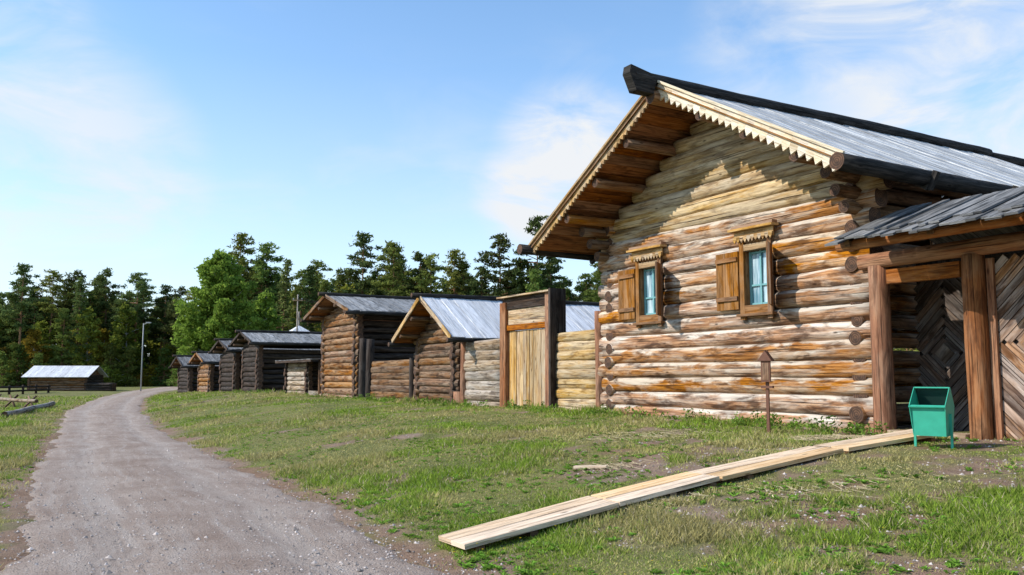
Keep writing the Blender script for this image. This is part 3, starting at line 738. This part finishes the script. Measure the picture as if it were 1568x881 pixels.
E=emp('pole_bench',(-22,40,0));m=MB()
m.log((2.9,-7,.14),(-2.1,6,.14),.12,'greylog',8)
m.log((-.8,2,.38),(-6,7,.40),.09,'greylog',8)
for t in (.12,.5,.88):
    x_,y_=-.8-5.2*t,2.0+5*t
    m.log((x_-.3,y_-.2,-.05),(x_+.2,y_+.15,.62),.05,'oldlog',8);m.log((x_+.3,y_-.2,-.05),(x_-.2,y_+.15,.6),.05,'oldlog',8)
m.obj('poles',E)
E=emp('rail_fence',(-41.2,69,0));m=MB()
for k in range(8):
    m.log((-1.6+k*-.05,-3+k*2.2,-.1),(-1.6+k*-.05,-3+k*2.2,.8),.10,'darklog',6)
for z in (.3,.62): m.log((-1.6,-3.4,z),(-2.0,12.8,z),.09,'darklog',6)
m.obj('rails',E)
def pole(name,x,y,h,lamp,r=.09):
    E=emp(name,(x,y,0));m=MB();m.tube([(0,0,-.2),(0,0,h/2),(0,0,h)],[r,r*.85,r*.65],8,'steel' if lamp else 'greylog')
    if lamp:
        m.beam((0,0,h-.1),(.5,-.2,h+.05),.05,.05,'steel');m.box(.35,.85,-.32,-.1,h-.0,h+.13,'steel')
    else:
        m.box(-.35,.35,-.05,.05,h-.45,h-.38,'greylog')
        for q in(-.3,0,.3): m.tube([(q,0,h-.38),(q,0,h-.26)],[.04,.03],6,'steel')
    m.obj('pole',E)
pole('street_lamp',-38.2,90,7.0,True,.08);pole('utility_pole',-15.1,61,7.3,False,.07);pole('utility_pole',1.9,58,7.0,False,.07)
E=emp('overhead_wires',(-15.1,61,0));m=MB()
for q in (-.3,0,.3):
    pts=[(q+17*t,-3*t,7.05-1.2*4*t*(1-t)) for t in [i/12 for i in range(13)]];m.tube(pts,[.012]*13,4,'black',None)
m.obj('wires',E)

# ------------------------------------------------------------ trees
bark_p=plain('pine_bark',(.26,.135,.07),.95,.5,3);bark_b=plain('birch_bark',(.46,.44,.40),.9,.6,4)
needle=leafmat('pine_needles',False,(.065,.105,.035),(.16,.205,.06),.28,True)
needle2=leafmat('young_pine_needles',False,(.10,.155,.035),(.21,.26,.06),.3,True)
leafg=leafmat('broad_leaves',False,(.15,.22,.035),(.30,.36,.06),.38,True)
leafy=leafmat('yellowing_leaves',False,(.28,.25,.03),(.48,.37,.05),.35,True)
leafb=leafmat('birch_leaves',False,(.17,.27,.04),(.32,.43,.075),.42,False)
def tree(kind,seed,Hh,crown0,width,nl,per,q,mats):
    r=random.Random(seed);rg=np.random.default_rng(seed)
    mb=MB();n=9;lx,ly=r.uniform(-.3,.3),r.uniform(-.3,.3)
    tp=[Vector((lx*(i/(n-1))**2+r.uniform(-.05,.05),ly*(i/(n-1))**2,Hh*.97*i/(n-1))) for i in range(n)]
    mb.tube(tp,[.02*Hh*(1-.93*i/(n-1))*.5+.01 for i in range(n)],7,'green',None)
    clumps=[]
    for i in range(nl):
        f=(i+r.random())/nl;h=Hh*(crown0+(1-crown0)*f)
        if kind=='pine': wd=width*(math.sin(math.pi*(.25+.72*f)))**.8*r.uniform(.45,1.15);rise=r.uniform(.0,.35)
        elif kind=='spruce': wd=width*(1.03-f)*r.uniform(.75,1.1);rise=r.uniform(-.25,.0)
        else: wd=width*max(.12,math.sin(math.pi*(.12+.83*f)))*r.uniform(.35,1.1);rise=r.uniform(.2,.7)
        an=r.uniform(0,6.283);base=Vector((lx*(h/Hh)**2,ly*(h/Hh)**2,h-(wd*rise if kind=='leaf' else 0)))
        tip=base+Vector((math.cos(an)*wd,math.sin(an)*wd,wd*rise))
        mb.tube([base,base.lerp(tip,.5)+Vector((0,0,.05)),tip],[.05*(1.2-f)+.012,.03,.008],4,'green',None)
        for k in range(max(1,int(wd/ (.55 if kind!='leaf' else .5)))+1):
            t=r.uniform(.25,1.05);c=base.lerp(tip,t)
            clumps.append((c.x+r.uniform(-.25,.25),c.y+r.uniform(-.25,.25),c.z+r.uniform(-.1,.25),r.uniform(.35,.75)*(1 if kind!='spruce' else .8)))
    clumps.append((lx,ly,Hh,.3))
    C=np.array(clumps);nc=len(C);idx=np.repeat(np.arange(nc),per);m=len(idx)
    u=rg.normal(size=(m,3));u/=np.linalg.norm(u,axis=1)[:,None];rad=rg.random(m)**.45
    fl=np.array([1,1,.5 if kind!='leaf' else .8])
    ctr=C[idx,:3]+u*fl*(C[idx,3]*rad)[:,None]
    a=rg.normal(size=(m,3))+u*.8;a/=np.linalg.norm(a,axis=1)[:,None]
    b=np.cross(a,rg.normal(size=(m,3)));b/=np.linalg.norm(b,axis=1)[:,None]
    la=q*rg.uniform(.6,1.3,m)[:,None];lb=la*(.32 if kind!='leaf' else .6)
    V=np.stack([ctr-a*la,ctr+b*lb,ctr+a*la,ctr-b*lb],1).reshape(-1,3)
    nv=len(mb.v);tv=np.array([tuple(v) for v in mb.v]);tf=np.array(mb.f)
    V=np.concatenate([tv,V]);F=np.concatenate([tf,nv+np.arange(4*m).reshape(-1,4)])
    mi=np.concatenate([np.zeros(len(tf)),np.ones(m)])
    return fastmesh(kind+'_tree',V,F,mats,mi)
pines=[tree('pine',11,16,.38,2.5,52,26,.23,[bark_p,needle]),tree('pine',12,17,.45,2.2,46,26,.23,[bark_p,needle]),
 tree('pine',13,15,.25,2.4,60,24,.23,[bark_p,needle]),tree('pine',14,14,.15,2.2,64,24,.23,[bark_p,needle2]),
 tree('spruce',15,15,.12,2.1,90,14,.22,[bark_p,needle]),tree('spruce',16,13,.1,1.9,80,14,.22,[bark_p,needle2]),
 tree('pine',17,16.5,.55,2.1,36,26,.23,[bark_p,needle2])]
leafs=[tree('leaf',21,11,.15,2.6,60,28,.2,[bark_b,leafg]),tree('leaf',22,9,.1,2.2,50,28,.2,[bark_b,leafy]),tree('leaf',23,8,.05,2.4,50,28,.2,[bark_b,leafg])]
bush=[tree('leaf',31,3,.0,1.8,34,24,.15,[bark_b,leafg]),tree('leaf',32,2.5,.0,1.6,30,24,.15,[bark_b,leafy]),tree('spruce',33,5,.03,1.5,50,14,.2,[bark_p,needle2])]
FR=emp('distant_forest',(0,120,0))
def inst(me,x,y,s,name='forest_tree'):
    o=bpy.data.objects.new(name,me);COL.objects.link(o);o.parent=FR;o.location=(x,y-120,g1(x,y)-.1);o.rotation_euler=(random.uniform(-.03,.03),random.uniform(-.03,.03),random.uniform(0,6.28));o.scale=(s*random.uniform(1.0,1.35),s*random.uniform(1.0,1.35),s)
def dmin(u): return float(np.interp(u,[-300,0,150,270,300,340,420,560,900,1800],[122,126,132,138,126,104,92,88,86,80]))
def hmul(u): return float(np.interp(u,[0,100,200,290,330,420,560,640,740,860,1800],[1.0,1.02,1.0,.92,.92,.88,.88,.82,.81,.84,.8]))
u=-330
while u<1900:
    d0=dmin(u)
    for row in range(6):
        d=d0+row*5.0+random.uniform(-2.5,2.5);uu=u+random.uniform(-12,12);rr=(uu-784)/1330
        t=random.random();hs=random.uniform(.78,1.06)*hmul(u)
        if row<1 and t<.6: me=random.choice(leafs);hs*=random.uniform(.8,1.15)
        elif t<.2: me=random.choice(leafs);hs*=1.35
        else: me=random.choice(pines)
        inst(me,rr*d,d,hs)
    for k in range(2):
        d=d0-4+random.uniform(-2,4);rr=(u+random.uniform(-15,15)-784)/1330;inst(random.choice(bush),rr*d,d,random.uniform(.6,1.3),'undergrowth')
    u+=22 if u<300 else (26 if u<960 else 44)
for uu,d,h in ((820,88,1.02),(770,90,.93),(165,138,1.15),(112,137,1.12),(372,100,1.07),(600,92,.95),(552,93,.97),(700,92,.88),(410,98,.98),(640,94,.9)):
    inst(pines[random.choice((0,1,6))],(uu-784)/1330*d,d,h)
bm=tree('leaf',41,12.4,.05,3.9,230,60,.16,[bark_b,leafb]);o=link('birch_tree',bm);o.location=(-26.6,79,.2)
bm=tree('leaf',42,9,.12,2.4,90,40,.17,[bark_b,leafb]);o=link('birch_tree',bm);o.location=(-24.0,84,.2)

# ------------------------------------------------------------ sun and sky
n_=Vector((-.8646,-.5025,0));m_=Vector((.5025,-.8646,0))
sdir=(n_-m_*.36+Vector((0,0,.84))).normalized()
L=bpy.data.lights.new('sun','SUN');L.energy=5.0;L.angle=math.radians(.5);L.color=(1,.95,.87)
lo=bpy.data.objects.new('sun',L);COL.objects.link(lo);lo.rotation_euler=(-sdir).to_track_quat('-Z','Y').to_euler();lo.location=(-30,0,40)
wd=bpy.data.worlds.new('World');S.world=wd;wd.use_nodes=True;nt=wd.node_tree;nt.nodes.clear()
out=N(nt,'ShaderNodeOutputWorld');bg=N(nt,'ShaderNodeBackground');bg.inputs[1].default_value=.15
sky=N(nt,'ShaderNodeTexSky',sky_type='NISHITA');sky.sun_disc=False;sky.sun_elevation=math.asin(sdir.z);sky.sun_rotation=math.atan2(sdir.x,sdir.y)%(2*math.pi)
sky.altitude=300;sky.air_density=1.0;sky.dust_density=.4;sky.ozone_density=1.8
gn=N(nt,'ShaderNodeVectorMath',operation='MULTIPLY');nt.links.new(sky.outputs[0],gn.inputs[0]);gn.inputs[1].default_value=(1.35,1.6,1.7)
nt.links.new(gn.outputs[0],bg.inputs[0])
dirn=N(nt,'ShaderNodeTexCoord').outputs['Generated']
nz=N(nt,'ShaderNodeVectorMath',operation='NORMALIZE');nt.links.new(dirn,nz.inputs[0])
acc=None
def pd(u,v):
    c=440-v;return Vector((u-784,1323-c*.101,134.4+c*.995)).normalized()
for (u,v,rad,amp) in ((870,235,5.5,.95),(815,300,4.5,.85),(900,300,4,.6),(1380,20,9,.8),(1500,120,10,.9),(1180,70,6,.4),(50,250,10,.75),(190,250,6,.55),(10,60,6,.6),(-150,200,14,.7),(1700,80,14,.8),(60,340,7,.5)):
    dp=N(nt,'ShaderNodeVectorMath',operation='DOT_PRODUCT');nt.links.new(nz.outputs[0],dp.inputs[0]);dp.inputs[1].default_value=pd(u,v)
    mr=N(nt,'ShaderNodeMapRange',interpolation_type='SMOOTHSTEP');nt.links.new(dp.outputs['Value'],mr.inputs[0]);mr.inputs[1].default_value=math.cos(math.radians(rad));mr.inputs[2].default_value=math.cos(math.radians(rad*.3));mr.inputs[4].default_value=amp
    acc=mr.outputs[0] if acc is None else math_(nt,'MAXIMUM',acc,mr.outputs[0])
cn=noise(nt,mapping(nt,nz.outputs[0],(3,3,7.5)),2.2,10,.58,.5)
cn2=noise(nt,mapping(nt,nz.outputs[0],(1,1,3)),1.1,4,.5,.3)
cf=math_(nt,'ADD',math_(nt,'MULTIPLY',acc,ramp(nt,cn,[(.36,.08),(.62,1)])),math_(nt,'MULTIPLY',ramp(nt,cn,[(.48,0),(.72,1)]),ramp(nt,cn2,[(.48,0),(.7,.35)])),True)
sepz=N(nt,'ShaderNodeSeparateXYZ');nt.links.new(nz.outputs[0],sepz.inputs[0])
bg2=N(nt,'ShaderNodeBackground');bg2.inputs[0].default_value=(.93,.96,1,1);bg2.inputs[1].default_value=.94
haze=ramp(nt,sepz.outputs[2],[(0,.75),(.12,.42),(.34,.05),(.5,0)])
cf=math_(nt,'ADD',cf,math_(nt,'MULTIPLY',haze,math_(nt,'SUBTRACT',1.0,cf)),True)
ms=N(nt,'ShaderNodeMixShader');nt.links.new(cf,ms.inputs[0]);nt.links.new(bg.outputs[0],ms.inputs[1]);nt.links.new(bg2.outputs[0],ms.inputs[2]);nt.links.new(ms.outputs[0],out.inputs[0])

# ------------------------------------------------------------ camera
cam=bpy.data.cameras.new('camera');cam.lens=30.54;cam.sensor_width=36;cam.clip_end=4000;cam.clip_start=.1
co=bpy.data.objects.new('camera',cam);COL.objects.link(co);co.location=(0,0,1.6);co.rotation_euler=(math.radians(95.8),0,0);S.camera=co
